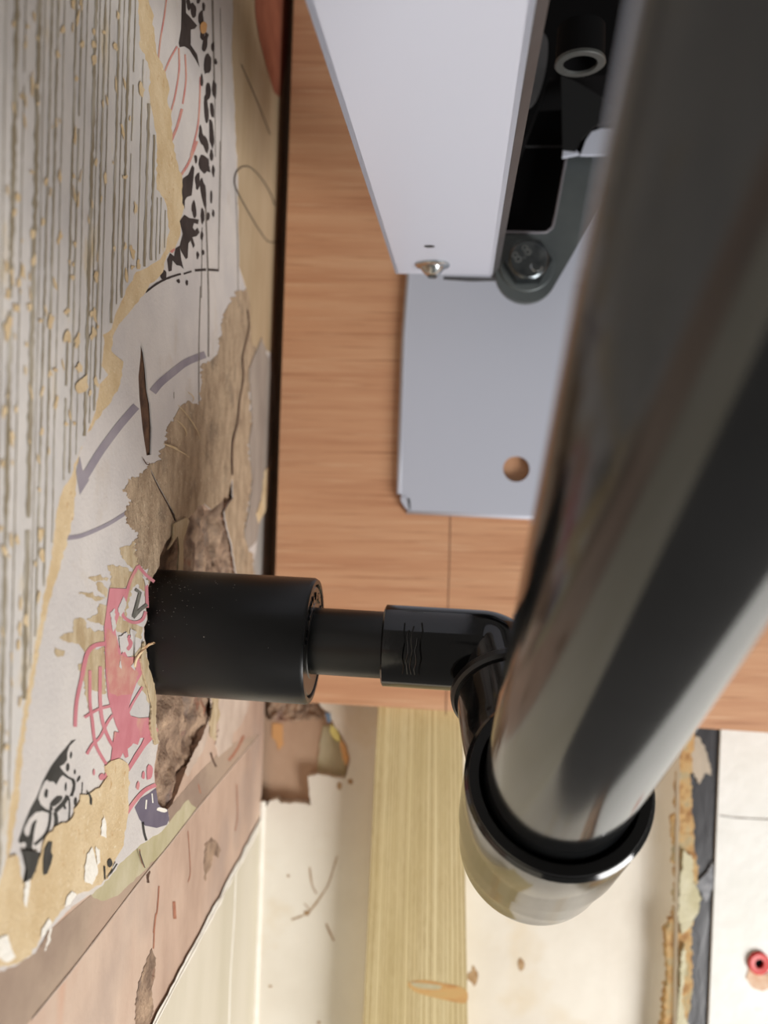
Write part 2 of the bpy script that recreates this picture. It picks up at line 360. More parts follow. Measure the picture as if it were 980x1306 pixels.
for pts in ([(112, 1090), (118, 1080), (122, 1095), (126, 1112), (118, 1128), (108, 1125), (108, 1108)], [(84, 1148), (92, 1136), (98, 1140), (90, 1152), (82, 1157)], [(0, 1196), (10, 1192), (14, 1206), (20, 1222), (8, 1228), (0, 1222), (-20, 1230), (-20, 1205)],
            [(54, 1185), (62, 1172), (66, 1176), (58, 1192), (52, 1196)], [(32, 1126), (39, 1120), (37, 1140), (33, 1158), (30, 1150)], [(130, 1050), (133, 1040), (136, 1052), (136, 1068), (129, 1066)], [(122, 1080), (127, 1084), (128, 1100), (124, 1104)], [(62, 1192), (66, 1182), (64, 1200), (57, 1214)]):
    sc_.poly(rag(pts, .8, 3, 4))
sc_.build('white_paper_scrap', m_bead, wall)
# aged paper near the corner, grey paper, stained skim
sheet('aged_paper', [P1(rag([(300, -60), (375, -60), (362, 120), (354, 300), (348, 450), (322, 440), (318, 380), (306, 340), (303, 200), (296, 60)], .8, 8, 31), -.0854)], (1, 0, 0), .0002, m_aged, wall)
fib_l = [(228, 519), (239, 512), (255, 516), (257, 490), (257, 464), (270, 461), (280, 445), (285, 400), (300, 372), (318, 368), (332, 385), (335, 420), (330, 455), (318, 500), (322, 540), (318, 570), (322, 610), (318, 640), (312, 680), (322, 705), (325, 735), (305, 737)]
fib_r = [(190, 742), (188, 728), (176, 720), (172, 700), (176, 680), (165, 668), (160, 652), (170, 640), (158, 625), (165, 612), (178, 604), (192, 594), (202, 588), (206, 575), (212, 560), (214, 545), (223, 532)]
hw = [hr[i] for i in range(fi, -1, -1)]
fpoly = rag(fib_l, 2.4, 2, 41, False) + hw + rag(fib_r, 3.6, 1.6, 42, False)
sheet('torn_paper_fibre', [P1(fpoly, XF), P1(crack, XF)], (1, 0, 0), .0003, m_fibre, wall)['label'] = 'brown rough torn paper fibre around the hole'
sheet('grey_paper_scrap', [P1(rag([(318, 470), (334, 430), (346, 466), (350, 520), (349, 580), (340, 600), (336, 640), (328, 690), (318, 700), (312, 680), (318, 650), (322, 610), (318, 560), (322, 540)], .8, 5, 51), -.0850)], (1, 0, 0), .0003, m_grey, wall)
sheet('torn_paper_tongue', [P1(rag([(338, 600), (344, 594), (342, 625), (340, 650), (330, 668), (328, 655), (335, 630)], .6, 3, 52), -.0846)], (1, 0, 0), .0003, m_back, wall)
sheet('metal_corner_strip', [P1([(321, 760), (320, 690), (340, 600), (352, 600), (349, 760)], -.08605)], (1, 0, 0), .0002, m_silver, wall)
sheet('stained_skim', [P1(rag([(122, 1108), (148, 1098), (165, 1088), (195, 1066), (215, 1048), (240, 1020), (250, 1030), (225, 1068), (190, 1105), (150, 1142), (128, 1150), (108, 1135)], 1.5, 5, 61), -.08608)], (1, 0, 0), .0002, m_grn, wall)
# pale broken rims round the hole
sheet('broken_plaster_rim', [P1(rag([(268, 885), (276, 884), (274, 905), (268, 925), (262, 950), (258, 960), (248, 975), (240, 990), (236, 985), (246, 962), (256, 944), (264, 925), (270, 905)], .9, 3, 71), -.0860)], (1, 0, 0), .0003, m_pgrey, wall)
sheet('broken_paper_rim', [P1(rag([(272, 884), (280, 884), (278, 902), (282, 912), (276, 925), (276, 945), (270, 940), (268, 920), (272, 905)], .7, 3, 72), -.0853)], (1, 0, 0), .0006, m_fibre2, wall)
sheet('cut_paper_edge', [P1(rag([(184, 818), (190, 850), (197, 872), (200, 892), (199, 925), (203, 948), (199, 950), (192, 930), (194, 900), (190, 880), (184, 862), (180, 840)], .7, 3, 73), -.0847)], (1, 0, 0), .0006, m_fibre2, wall)
sheet('grey_paper_panel', [P1(rag([(285, 874), (322, 874), (316, 905), (308, 925), (298, 935), (296, 950), (280, 965), (275, 950), (279, 930), (276, 905)], .8, 4, 74), -.0858)], (1, 0, 0), .0004, m_pgrey, wall)
# painted lower part of the wall, with its filler bead
lw = [yz(-.34, .76, -.0853), yz(.5249, .76, -.0853)]
ridge = [(346, 1024), (320, 1073), (290, 1130), (262, 1183), (230, 1243), (197, 1306), (172, 1352)]
rr = P1(rag(ridge, .6, 6, 81, False), -.0853)
near = rr[-1]; dirn = (rr[-1] - rr[0]).normalized(); ex = near + dirn * ((near.y + .34) / -dirn.y)
lower = sheet('painted_lower_wall', [lw + [Vector((-.0853, .5249, rr[0].z))] + rr + [ex]], (1, 0, 0), .0006, m_cream, wall)
def bead(name, pts3, r, mat, parent, taper=1.0, seg=8):
    n = len(pts3); return sweep(name, pts3, [r * (taper + (1 - taper) * i / (n - 1)) * (1 + .35 * noise.noise(Vector((i * 1.3, 2, 3)))) for i in range(n)], mat, parent, seg)
k = Flat(wl(-.0852)); k.ribbon([(x - 1, y + 2) for x, y in smoothpts(ridge, 8)], 5, 0, .8); k.build('filler_smear', m_bead, wall)
bead('filler_bead', [p + Vector((.0001, 0, 0)) for p in P1(smoothpts(ridge, 8), -.0853)] + [ex], .0004, m_bead, wall)
bead('filler_seam', P1(smoothpts([(301, 1105), (298, 1180), (294, 1240), (292, 1306), (290, 1380)], 5), -.0853), .0005, m_bead, wall)
bead('plaster_ridge', P1(smoothpts([(330, 938), (290, 985), (250, 1033), (215, 1078), (184, 1116), (150, 1160), (95, 1232), (40, 1300)], 5), -.0862), .0005, m_pgrey, wall)
cr = Flat(wl(-.08605))
for pts, ww in (([(311, 938), (303, 955), (292, 970)], 3.2), ([(203, 1130), (201, 1160), (198, 1175), (196, 1210)], 1.6), ([(199, 1165), (196, 1190)], 1.3), ([(178, 1083), (180, 1095), (184, 1106)], 1.5),
                ([(222, 1150), (223, 1172)], 4), ([(240, 1060), (243, 1110), (240, 1125)], 1.0), ([(302, 1000), (303, 1040), (300, 1060)], 1.0), ([(253, 1000), (256, 1012)], 1.2)):
    cr.ribbon(pts, ww, 4, .6)
cr.build('plaster_crack', m_or if False else M('rust_crack', [(150, 96, 72), (178, 122, 96)], .9, 300), wall)
ck = Flat(wl(-.0860))
ck.poly(rag([(190, 1108), (192, 1112), (190, 1120), (191, 1126), (188, 1126), (187, 1116)], .3, 2, 3))
ck.ribbon([(269, 960), (272, 970), (276, 978)], 2.2, 3, .5); ck.ribbon([(303, 890), (307, 910), (306, 925)], 2.4, 3, .5)
ck.poly(rag([(293, 890), (289, 896), (290, 918), (287, 935), (289, 940), (291, 900)], .3, 3, 6))
ck.ribbon([(317, 380), (314, 420), (309, 450), (311, 480), (308, 512), (304, 545)], 1.8, 4, .8)
ck.fn = wl(-.0850)
ck.ribbon([(316, 395), (318, 420), (310, 455), (311, 480), (306, 512), (303, 540), (297, 565), (297, 606)], (1.2, 1.8), 4, .8)
ck.ribbon([(183, 585), (187, 592), (191, 592)], 1.2, 3)
ck.build('dark_crack', m_crack, wall)
for k, pts in enumerate(([(270, 1068), (277, 1075), (282, 1085), (279, 1094), (273, 1090), (270, 1104), (265, 1112), (262, 1124), (260, 1100), (262, 1078)],
            [(193, 1210), (199, 1222), (197, 1246), (194, 1262), (196, 1290), (188, 1320), (172, 1310), (174, 1275), (178, 1250), (186, 1230)])):
    o = sheet('chipped_plaster_hole', [P1(rag(pts, 1.2, 3, 90 + k), -.0860)], (1, 0, 0), .0001, m_rubble, wall)
# ------------ print on the under paper
U = lambda: Flat(wl(XU + .0001)); OV = lambda: Flat(wl(XF + .00035))
z1 = lambda L: [(170 + x / 4.9, y / 4.9) for x, y in L]; z2 = lambda L: [(170 + x / 4.9, 180 + y / 4.9) for x, y in L]
z5 = lambda L: [(x / 6.125, 930 + y / 6.125) for x, y in L]
sheet('brown_lower_strip', [P1([(330, 937), (290, 985), (250, 1033), (215, 1078), (184, 1116), (150, 1160), (95, 1232), (40, 1300), (-20, 1372), (-120, 1372), (-120, 1240), (0, 1238), (60, 1190), (118, 1140), (150, 1105), (216, 1030), (250, 990), (290, 950)], XS + .0001)], (1, 0, 0), .0001, m_brown_strip, wall)  # darker brown sheet between the ragged paper edge and the plaster ridge
k = U()
k.poly(z1([(305, -60), (328, -60), (330, 80), (350, 100), (400, 160), (385, 180), (360, 185), (360, 280), (400, 340), (415, 420), (388, 370), (350, 310), (320, 290), (290, 295), (285, 270), (300, 180)]))
for x, y, a, b, r in [(345, 30, 10, 38, -.1), (378, 60, 15, 42, -.1), (408, 5, 8, 18, 0), (440, 45, 8, 22, 0), (425, 110, 12, 40, 0), (448, 275, 12, 52, .1), (498, 290, 8, 32, 0), (465, 400, 18, 58, .05), (515, 385, 8, 18, 0),
                      (428, 505, 8, 36, 0), (470, 570, 13, 52, 0), (507, 560, 10, 56, 0), (458, 690, 12, 80, -.05), (492, 690, 10, 45, -.1), (425, 850, 12, 56, -.05), (455, 905, 14, 46, -.15), (490, 840, 13, 76, -.05), (430, 220, 10, 30, 0), (460, 225, 9, 22, 0)]:
    p = z1([(x, y)])[0]; k.blob(p[0], p[1], a / 3.7, b / 4.5, r, x, .25)
for x, y, a, b, r in [(392, 110, 8, 26, 0), (443, 145, 25, 55, 0), (460, 170, 14, 25, -.6), (402, 255, 15, 50, 0), (440, 320, 14, 82, -.1), (490, 90, 10, 36, 0), (500, 180, 8, 36, 0), (488, 350, 6, 36, 0), (380, 430, 12, 52, 0), (432, 465, 10, 46, 0), (468, 470, 8, 28, 0), (500, 450, 7, 22, 0), (428, 590, 8, 30, 0), (188, 840, 15, 32, 0), (283, 875, 8, 12, 0), (335, 885, 6, 18, 0), (403, 715, 7, 22, 0), (435, 695, 7, 18, 0)]:
    p = z2([(x, y)])[0]; k.blob(p[0], p[1], a / 3.9, b / 4.6, r, x, .25)
k.poly(z2([(310, 235), (345, 210), (370, 150), (382, 165), (375, 250), (365, 340), (335, 350), (322, 372), (322, 425), (305, 380), (300, 320)]))
k.poly(z2([(320, 460), (350, 480), (410, 490), (405, 520), (380, 512), (372, 540), (385, 560), (402, 540), (415, 570), (395, 595), (370, 600), (385, 650), (375, 670), (358, 620), (345, 640), (340, 730), (328, 738), (300, 690), (290, 660), (310, 580), (290, 500)]))
k.poly(z2([(265, 670), (290, 655), (300, 740), (315, 800), (295, 780), (270, 775), (245, 745), (240, 810), (222, 815), (212, 740), (232, 700), (255, 720)]))
k.ribbon(z2([(75, 945), (150, 890), (220, 855), (298, 830)]), 2.6, 5, .3); k.ribbon(z2([(315, 830), (365, 814)]), 2.2, 0); k.ribbon(z2([(385, 808), (455, 803)]), 3.2, 0); k.ribbon(z2([(468, 803), (533, 808)]), 3, 0)
k.poly([(319, 78), (326, 80), (338, 82), (342, 98), (338, 102), (334, 98), (328, 86)])
k.build('black_blot_print', m_inkb, under)
k = U()
k.poly(z5([(595, 80), (560, 90), (520, 140), (460, 210), (400, 290), (340, 400), (290, 530), (240, 620), (190, 740), (170, 800), (145, 870), (155, 895), (190, 880), (207, 900), (200, 930), (168, 940), (190, 1000), (210, 1060), (220, 1120), (195, 1195), (230, 1185), (260, 1160), (300, 1060), (315, 970), (262, 945), (250, 920), (258, 880), (268, 800), (280, 740), (290, 712), (276, 712), (250, 745), (230, 830), (212, 840), (190, 810), (192, 770), (230, 700), (280, 650), (330, 640), (400, 660), (405, 640), (360, 625), (320, 590), (300, 540), (320, 470), (350, 410), (365, 395), (385, 410), (420, 410), (440, 435), (470, 380), (490, 360), (520, 380), (560, 400), (570, 440), (560, 490), (545, 522), (570, 525), (588, 470), (592, 420), (582, 390), (540, 372), (505, 340), (480, 312), (470, 290), (500, 275), (525, 240), (527, 180), (545, 130)]))
for x, y, a, b, r in [(555, 205, 8, 26, .1), (530, 298, 14, 34, .1), (585, 335, 8, 22, .1), (615, 388, 10, 28, .4), (362, 500, 15, 36, .1), (440, 562, 26, 55, .85), (515, 452, 8, 38, .05), (590, 565, 13, 34, .1), (605, 727, 15, 34, .6), (400, 620, 12, 20, 0), (765, 540, 18, 8, -.3), (860, 1045, 20, 36, .1)]:
    p = z5([(x, y)])[0]; k.blob(p[0], p[1], a / 6.125, b / 6.125, r, x)
for L, ww in (([(530, 520), (500, 575), (430, 645)], 5), ([(540, 540), (545, 620), (538, 720)], 1.8), ([(645, 415), (636, 540), (608, 685)], 1.3), ([(430, 650), (440, 700), (435, 770)], 5), ([(395, 650), (385, 750), (350, 830), (270, 905)], 3.4), ([(485, 725), (465, 770), (460, 800)], 3.4), ([(685, 495), (708, 540), (712, 592)], 2.6), ([(500, 590), (510, 625)], 3), ([(440, 770), (410, 880)], 1.6), ([(850, 620), (848, 760), (850, 860)], 1.2)):
    k.ribbon(z5(L), ww, 4)
k.build('black_motif_print', m_ink, under)
k = Flat(wl(-.0849))
k.poly(z5([(380, 880), (410, 880), (400, 960), (415, 985), (400, 1050), (370, 1130), (340, 1140), (340, 1030), (350, 940)])); k.poly(z5([(168, 945), (310, 960), (290, 1070), (250, 1170), (200, 1195), (215, 1110), (190, 1000)]))
p = z5([(860, 1045)])[0]; k.blob(p[0], p[1], 3.2, 5.6, .1, 3)
k.ribbon(z5([(818, 1070), (822, 1175), (870, 1120), (915, 1050)]), 2, 0); k.ribbon(z5([(690, 495), (712, 540), (712, 590)]), 2.4, 3)
k.ribbon([(178, 1085), (181, 1096), (185, 1107)], 1.2, 3, .6)
k.build('black_smudge_print', m_ink, under)
k = U()
for L, ww in (([(212, -40), (195, 100), (170, 250), (155, 400)], 2), ([(275, 290), (230, 370), (190, 465)], 2.4), ([(285, 300), (287, 440), (262, 600), (235, 700)], 2.2), ([(325, 340), (330, 500), (310, 650)], 2.2), ([(305, 680), (275, 790), (238, 880)], 3.4), ([(420, 480), (415, 650), (402, 800), (360, 970)], 2.2)):
    k.ribbon(z1(L), ww)
k.ribbon(z2([(400, 0), (350, 130), (300, 212)]), 3.2); k.poly(z2([(225, 690), (255, 655), (262, 680), (245, 700)]))
k.build('thin_pink_print', m_pinkd, under)
k = Flat(wl(XF + .00006))
k.poly([(140, 750), (163, 751), (158, 768), (152, 785), (147, 800), (148, 808), (151, 820), (155, 835), (158, 828), (163, 838), (172, 838), (180, 835), (187, 845), (181, 860), (174, 872), (168, 888), (164, 905), (167, 913), (178, 916), (192, 915), (198, 926), (202, 931), (199, 938), (186, 952), (165, 984), (162, 980), (172, 962), (180, 950), (184, 941), (179, 941), (176, 950), (170, 948), (168, 951), (163, 955), (164, 965), (160, 967), (157, 960), (153, 968), (152, 971), (141, 973), (146, 933), (152, 934), (148, 925), (143, 908), (138, 890), (135, 860), (134, 830), (133, 800), (137, 770)])
for L, ww in (([(105, 862), (98, 895), (96, 927)], 4.6), ([(134, 821), (120, 824), (111, 835), (105, 862)], 5.5), ([(115, 855), (115, 895), (118, 920), (121, 945), (128, 962), (140, 981)], 4), ([(128, 850), (128, 893), (131, 920), (138, 940), (146, 954)], 4.4), ([(108, 915), (125, 905), (143, 900)], 3.6), ([(111, 962), (118, 950), (128, 940), (137, 922), (144, 912)], 3.6), ([(164, 908), (170, 896), (182, 876)], 3),
            ([(162, 1037), (172, 1022), (185, 1008), (199, 1001)], 5), ([(176, 722), (166, 742), (160, 765), (156, 782), (163, 791), (173, 794), (182, 790), (186, 780)], 4), ([(176, 721), (186, 733), (197, 742)], 4), ([(187, 746), (188, 775)], 4)):
    k.ribbon(L, ww)
for x, y, a, b in ((120, 985, 1.4, 4), (130, 991, 4, 4), (136, 990, 3, 6), (191, 985, 4, 10), (183, 989, 2, 5), (176, 1002, 2, 5.5), (165, 820, 4, 10)): k.blob(x, y, a, b, .1, x)
k.build('pink_print', m_pink, under)
k = Flat(wl(XF + .0001))
for pts in ([(136, 800), (148, 812), (152, 835), (170, 842), (176, 860), (168, 885), (150, 888), (140, 884), (135, 850)], [(164, 850), (172, 858), (170, 872), (160, 878)]): k.poly(rag(pts, 1.5, 3, 8))
k.build('worn_pink_print', m_pinkd, under)
k = Flat(wl(XF + .00014))
k.ribbon([(173, 752), (179, 756), (176, 768), (171, 786)], 4.2, 0); k.ribbon([(170, 788), (178, 779), (188, 771)], 4, 0)
k.build('grey_mark_print', M('grey_ink', [(92, 90, 84), (120, 116, 106)], .85, 300), under)
k = U()
k.poly([(172, 1030), (180, 1018), (190, 1012), (199, 1005), (202, 1025), (206, 1030), (214, 1032), (216, 1045), (213, 1052), (200, 1056), (185, 1053), (178, 1045)])
k.build('purple_blot_print', m_purpled, under)
k = Flat(wl(XU + .0002)); k.blob(207, 1033, 7, 3, .2, 4); k.ribbon([(187, 1020), (186, 1032)], 1.8, 0); k.ribbon([(194, 1012), (195, 1024)], 1.5, 0); k.build('purple_highlight_print', m_bead, under)
k = U(); k.ribbon([(182, 1048), (184, 1062), (187, 1072)], 3, 3); k.build('stem_print', m_ink, under)
k = U()
k.ribbon([(103, 616), (112, 602), (128, 576), (150, 546), (166, 527), (174, 518)], (10, 10)); k.ribbon([(195, 500), (205, 488), (222, 474), (238, 462), (262, 452)], (10, 9)); k.poly([(102, 582), (97, 602), (102, 631), (114, 612), (108, 604), (105, 598)])
k.ribbon([(86, 686), (105, 683), (137, 669), (166, 651)], (6, 4)); k.ribbon([(317, 201), (330, 206), (342, 212), (350, 222)], 7)
k.build('grey_arc_print', m_purple, under)
k = U()
for L, ww in (([(270, -40), (272, 60), (274, 120)], 1.4), ([(272, 0), (274, 100), (275, 200)], 1), ([(256, 365), (254, 440), (254, 520)], 1.4), ([(262, 250), (266, 370), (266, 455)], 2), ([(258, 290), (257, 380)], 1.2), ([(281, 10), (283, 100), (282, 200), (280, 300)], .8), ([(281, 180), (280, 260), (279, 346)], 1.2), ([(308, 95), (307, 240), (302, 260)], .7), ([(314, 180), (316, 280), (314, 385)], 1), ([(300, 235), (303, 300), (304, 385)], .9), ([(344, 100), (346, 200), (341, 330)], .8), ([(326, 0), (334, 60), (346, 130)], .8), ([(222, 500), (222, 508)], .8)):
    k.ribbon(L, ww, 4)
k.build('thin_grey_lines', m_line, under)
k = Flat(wl(-.0851))
k.ribbon([(308, 82), (318, 105), (332, 138), (345, 172)], 1, 4); k.ribbon([(356, 308), (350, 309), (341, 307), (330, 292), (318, 272), (306, 250), (300, 236), (301, 222), (307, 214), (315, 212), (323, 216), (334, 228), (344, 244), (351, 262)], 1.3, 5)
k.build('thin_loop_print', m_pencil, under)
k = Flat(wl(-.0851)); k.poly([(324, -40), (326, 20), (331, 50), (340, 85), (350, 118), (358, 125), (368, 60), (372, -40)]); k.build('brick_red_print', m_red, under)
k = Flat(wl(-.0851)); k.blob(260, 35, 4.5, 8, .2, 3); k.build('ochre_chip', m_or, under)
# fibre patches left of the sleeve
k = Flat(wl(XU + .00007))
for pts in ([(137, 722), (160, 722), (170, 730), (165, 742), (158, 750), (140, 750), (143, 735)], [(122, 745), (128, 742), (138, 755), (137, 762), (128, 757)], [(112, 737), (128, 734), (138, 737), (136, 740), (118, 740)], [(127, 770), (137, 772), (136, 800), (124, 795), (110, 790), (125, 782)], [(95, 790), (103, 786), (110, 792), (112, 800), (124, 806), (133, 804), (134, 820), (110, 832), (100, 822), (84, 818), (76, 814), (84, 808), (92, 806)], [(69, 826), (83, 830), (80, 838), (70, 836)], [(108, 834), (134, 825), (135, 885), (127, 884), (118, 880), (112, 905), (108, 880), (105, 860)], [(98, 848), (106, 845), (104, 858)],
            [(146, 790), (152, 785), (160, 793), (176, 796), (182, 800), (180, 815), (170, 812), (160, 806), (150, 806)], [(165, 730), (178, 726), (190, 745), (186, 760), (176, 745), (168, 752), (160, 790), (158, 770)], [(152, 700), (172, 690), (178, 720), (170, 728), (156, 712)], [(168, 840), (186, 820), (188, 848), (196, 874), (190, 900), (182, 880), (176, 870)], [(120, 765), (100, 756), (118, 757), (136, 764)]):
    k.poly(rag(pts, 2.0, 2.5, 17))
k.build('torn_fibre_patch', m_fibre2, wall)
k = Flat(wl(XF + .0002))
for pts in ([(152, 812), (162, 806), (164, 822), (158, 832), (153, 828)], [(166, 800), (174, 806), (170, 820), (166, 814)], [(150, 780), (158, 760), (162, 770), (155, 786)], [(152, 850), (154, 836), (156, 856)], [(168, 850), (174, 838), (172, 856)], [(184, 738), (178, 732), (190, 742), (186, 748)], [(141, 782), (146, 776), (148, 800), (144, 806)]): k.poly(rag(pts, .8, 2, 18))
k.build('white_paper_fleck', m_under, wall)
# loose paper strands and the curl beside the sleeve
for a, b in (((228, 517), (256, 560)), ((226, 536), (238, 556)), ((211, 567), (242, 584)), ((209, 566), (228, 574)), ((240, 500), (246, 512))):
    p, q = XP(*a, XF), XP(*b, XF); m_ = (p + q) / 2 + Vector((.0012, 0, 0)); sweep('paper_strand', [p, (p + m_) / 2 + Vector((.0003, 0, 0)), m_, (m_ + q) / 2 + Vector((.0003, 0, 0)), q], [.00012, .0002, .00022, .0002, .0001], m_back, wall, 6)
def curl():
    L = [(171, 852, 0), (173, 842, .0006), (178, 834, .002), (184, 827, .004), (190, 822, .0065), (196, 820, .009)]; v = []; f = []
    for i, (x, y, h) in enumerate(L):
        c = XP(x, y, XF) ; c = XP(x, y, XF + h); wd = .0011 * (1 - .6 * i / 5)
        v += [c + Vector((0, -wd, wd * .8)), c + Vector((.0006, 0, 0)), c + Vector((0, wd, -wd * .8)), c + Vector((-.0003, 0, 0))]
    for i in range(len(L) - 1):
        for j in range(4): f.append((4 * i + j, 4 * i + (j + 1) % 4, 4 * i + 4 + (j + 1) % 4, 4 * i + 4 + j))
    obj('curled_paper_tear', v, f, m_back, wall, True)
curl()
# stripes and worn blots on the striped paper
k = Flat(wl(XT + .0001))
def st(x0, x1, ww, y0=-60, y1=1200, keep=.93):
    """x0 at y=0, x1 at y=700"""
    seg = []; y = y0
    while y < y1:
        x = x0 + (x1 - x0) * y / 700 + .5 * noise.noise(Vector((y * .01, x0, 0)))
        ok = inpoly((x + 1.5, y), stripe_poly) and noise.noise(Vector((x0 * 3, y * .035, 5))) < keep - .35
        if ok: seg.append((x, y))
        if (not ok or y + 8 >= y1) and len(seg) > 1: k.ribbon(seg, ww, 0, .9); seg = []
        if not ok: seg = []
        y += 8
for a in ((22, 7, 5.5), (-8, -20, 4), (8, -3, 1.4), (51, 35, 5.8), (58, 42, 1.2), (67, 48, 2.4), (75, 57, 2.6), (83, 66, 1.1), (98, 79, 2.4), (105, 86, 2), (112, 94, 1), (123, 104, 3.6), (128, 110, 1.2), (135, 115, 2.4), (141, 122, 1), (153, 134, 2.6), (159, 140, 1), (166, 146, 3), (173, 153, 1.2), (185, 165, 1.4), (194, 174, 3.2), (202, 182, 2.6), (208, 189, 1.3), (213, 193, 1.4), (219, 199, 1.2), (33, 18, 1.2), (-30, -42, 3), (-55, -67, 5), (-80, -92, 3), (-110, -122, 5), (-150, -162, 4)):
    st(*a)
k.build('brown_stripe_print', m_str, stripe)
k = Flat(wl(XT + .0002)); rnd = random.Random(5); c = 0
rowsx = [20, 33, 48, 66, 80, 97, 104, 124, 135, 152, 165, 180]
while c < 150:
    x = rnd.choice(rowsx) + rnd.uniform(-5, 5); y = rnd.uniform(0, 1150); x -= y * .024
    if inpoly((x + 6, y), stripe_poly): k.blob(x, y, rnd.uniform(.8, 3.2), rnd.uniform(2, 10), rnd.uniform(-.2, .2), c, .5); c += 1
for x, y, a, b in ((103, 493, 9, 14), (85, 430, 4, 7), (64, 410, 4, 9), (8, 420, 5, 14), (20, 393, 4, 5), (100, 470, 4, 6), (118, 425, 4, 8)): k.blob(x, y, a, b, .1, x, .5)
k.build('worn_blot', m_back, stripe)

# ------------------------------------------------------------------ back wall
YW = .525
back = beveled_box('wall_back', (-.12, .549, .75), (.66, .62, 1.95), m_plaster2, None, 0); back['kind'] = 'structure'
_bx = YP(866, 1100, .5335).x
beveled_box('bare_plaster', (-.0875, .5335, .76), (_bx, .5485, 1.94), m_plaster2, back, 0)
yp = lambda y: (lambda px, py: YP(px, py, y))
P2 = lambda pts, y: [YP(p[0], p[1], y) for p in pts]
ptop = rag([(338, 1030), (344, 1022), (353, 1019), (359, 1025), (380, 1024), (397, 1027), (394, 1007), (393, 991), (405, 987), (411, 989), (441, 993), (446, 971), (442, 952), (434, 935), (426, 924), (418, 909), (408, 900), (404, 890)], .9, 4, 33, False)
b0 = YP(404, 860, YW); xl = -.0852
pe = rag([(870, 860), (868, 940), (864, 1000), (862, 1050), (866, 1100), (860, 1150), (857, 1200), (852, 1260), (849, 1306), (846, 1400)], 1.2, 5, 34, False)
pl = sheet('painted_plaster', [[Vector((xl, YW, YP(338, 1030, YW).z))] + P2(ptop, YW) + [Vector((b0.x, YW, 1.93))] + [Vector((YP(822, 0, YW).x, YW, 1.93)), ] + P2([(822, 860), (818, 1306)], YW) + [Vector((YP(818, 1306, YW).x, YW, .76)), Vector((xl, YW, .76))]], (0, -1, 0), .008, m_white, back)
pl['label'] = 'old cream white paint with ragged chipped upper edge'
# rounded edge of the painted part, turning away from the camera
def reveal():
    v = []; f = []; ys = [780 + 15 * i for i in range(60)]
    for y in ys:
        for j in range(9):
            t = j / 8; px = 821 - .012 * (y - 860) + 48 * t; v.append(YP(px + (1.6 * noise.noise(Vector((y * .05, 0, 3))) if j == 8 else 0), y, YW - .018 * (1 - math.cos(t * math.pi / 2.2))))
    for i in range(len(ys) - 1):
        for j in range(8): a = i * 9 + j; f.append((a, a + 1, a + 10, a + 9))
    obj('rounded_plaster_edge', v, f, m_white, back, True)
reveal()
sheet('broken_ochre_edge', [P2(rag([(872, 850), (890, 850), (886, 940), (882, 1000), (885, 1060), (890, 1110), (886, 1150), (882, 1200), (884, 1250), (878, 1306), (876, 1400), (842, 1400), (848, 1300), (852, 1240), (849, 1190), (858, 1170), (860, 1120), (858, 1060), (862, 1000), (868, 940)], 2.2, 4, 36), .512)], (0, -1, 0), .014, m_ochre, back)
sheet('cream_filler_lump', [P2(rag([(873, 1085), (884, 1095), (886, 1120), (884, 1130), (888, 1126), (894, 1145), (891, 1165), (882, 1180), (870, 1192), (866, 1170), (868, 1120)], 1.6, 3, 37), .5095)], (0, -1, 0), .004, m_foam, back)
sheet('cream_filler_lump', [P2(rag([(870, 1215), (874, 1205), (875, 1240), (870, 1275), (876, 1300), (888, 1340), (862, 1340)], 1.4, 3, 38), .5095)], (0, -1, 0), .004, m_foam, back)
sheet('dark_slate_strip', [P2(rag([(865, 780), (935, 780), (928, 1000), (915, 1306), (910, 1420), (850, 1420), (860, 1100)], .5, 10, 39), .542)], (0, -1, 0), .006, m_slate, back)
sheet('grey_filler_lump', [P2(rag([(880, 935), (892, 940), (902, 960), (908, 990), (900, 985), (892, 1000), (884, 985), (878, 960)], 1.5, 3, 40), .5405)], (0, -1, 0), .003, m_skim, back)
sheet('slate_smear', [P2(rag([(888, 1128), (898, 1118), (910, 1100), (911, 1130), (903, 1148), (900, 1150), (895, 1140)], 1.2, 3, 43), .5405)], (0, -1, 0), .002, M('smeared_grey', [(90, 92, 98), (150, 152, 156)], .4, 150), back)
e1 = YP(923, 860, .540); e2 = YP(903, 1340, .540)
pr = sheet('white_plaster_panel', [[Vector((e1.x + .012, .540, 1.93)), e1, e2, Vector((e2.x, .540, .76)), Vector((.65, .540, .76)), Vector((.65, .540, 1.93))]], (0, -1, 0), .006, m_white2, back)
k = Flat(yp(.5398)); k.ribbon([(918, 1040), (940, 1043), (960, 1044), (1000, 1046)], 1.4, 4, .8); k.build('hairline_crack', m_line, pr)
# bare panel, crumbly strip and coloured chips in the corner
k = sheet('greenish_plaster_patch', [P2(rag([(404, 990), (408, 950), (412, 925), (425, 925), (436, 945), (441, 965), (442, 995)], .8, 4, 44), .5325)], (0, -1, 0), .001, m_grn, back)
def crumble():
    v = []; f = []
    for i in range(60):
        for j in range(24):
            px = 341 + 78 * i / 59; py = 880 + (41 - 8 * abs(i / 59 - .35)) * j / 23; q = Vector((px * .12, py * .12, 0))
            v.append(YP(px, py, .5315 - .004 * max(0, noise.noise(q)) - .003 * max(0, noise.noise(q * 3)) + (.003 if j == 23 or i in (0, 59) else 0)))
    for i in range(59):
        for j in range(23): a = i * 24 + j; f.append((a, a + 24, a + 25, a + 1))
    obj('crumbled_brown_mortar', v, f, m_rubble, back, True)
crumble()
sheet('blue_paint_chip', [P2([(415, 909), (421, 910), (422, 921), (418, 922)], .5235)], (0, -1, 0), .003, m_blue, back)
sheet('yellow_paint_chip', [P2(rag([(422, 924), (428, 928), (434, 940), (434, 947), (428, 944), (421, 934)], .6, 3, 1), .5240)], (0, -1, 0), .003, m_yel, back)
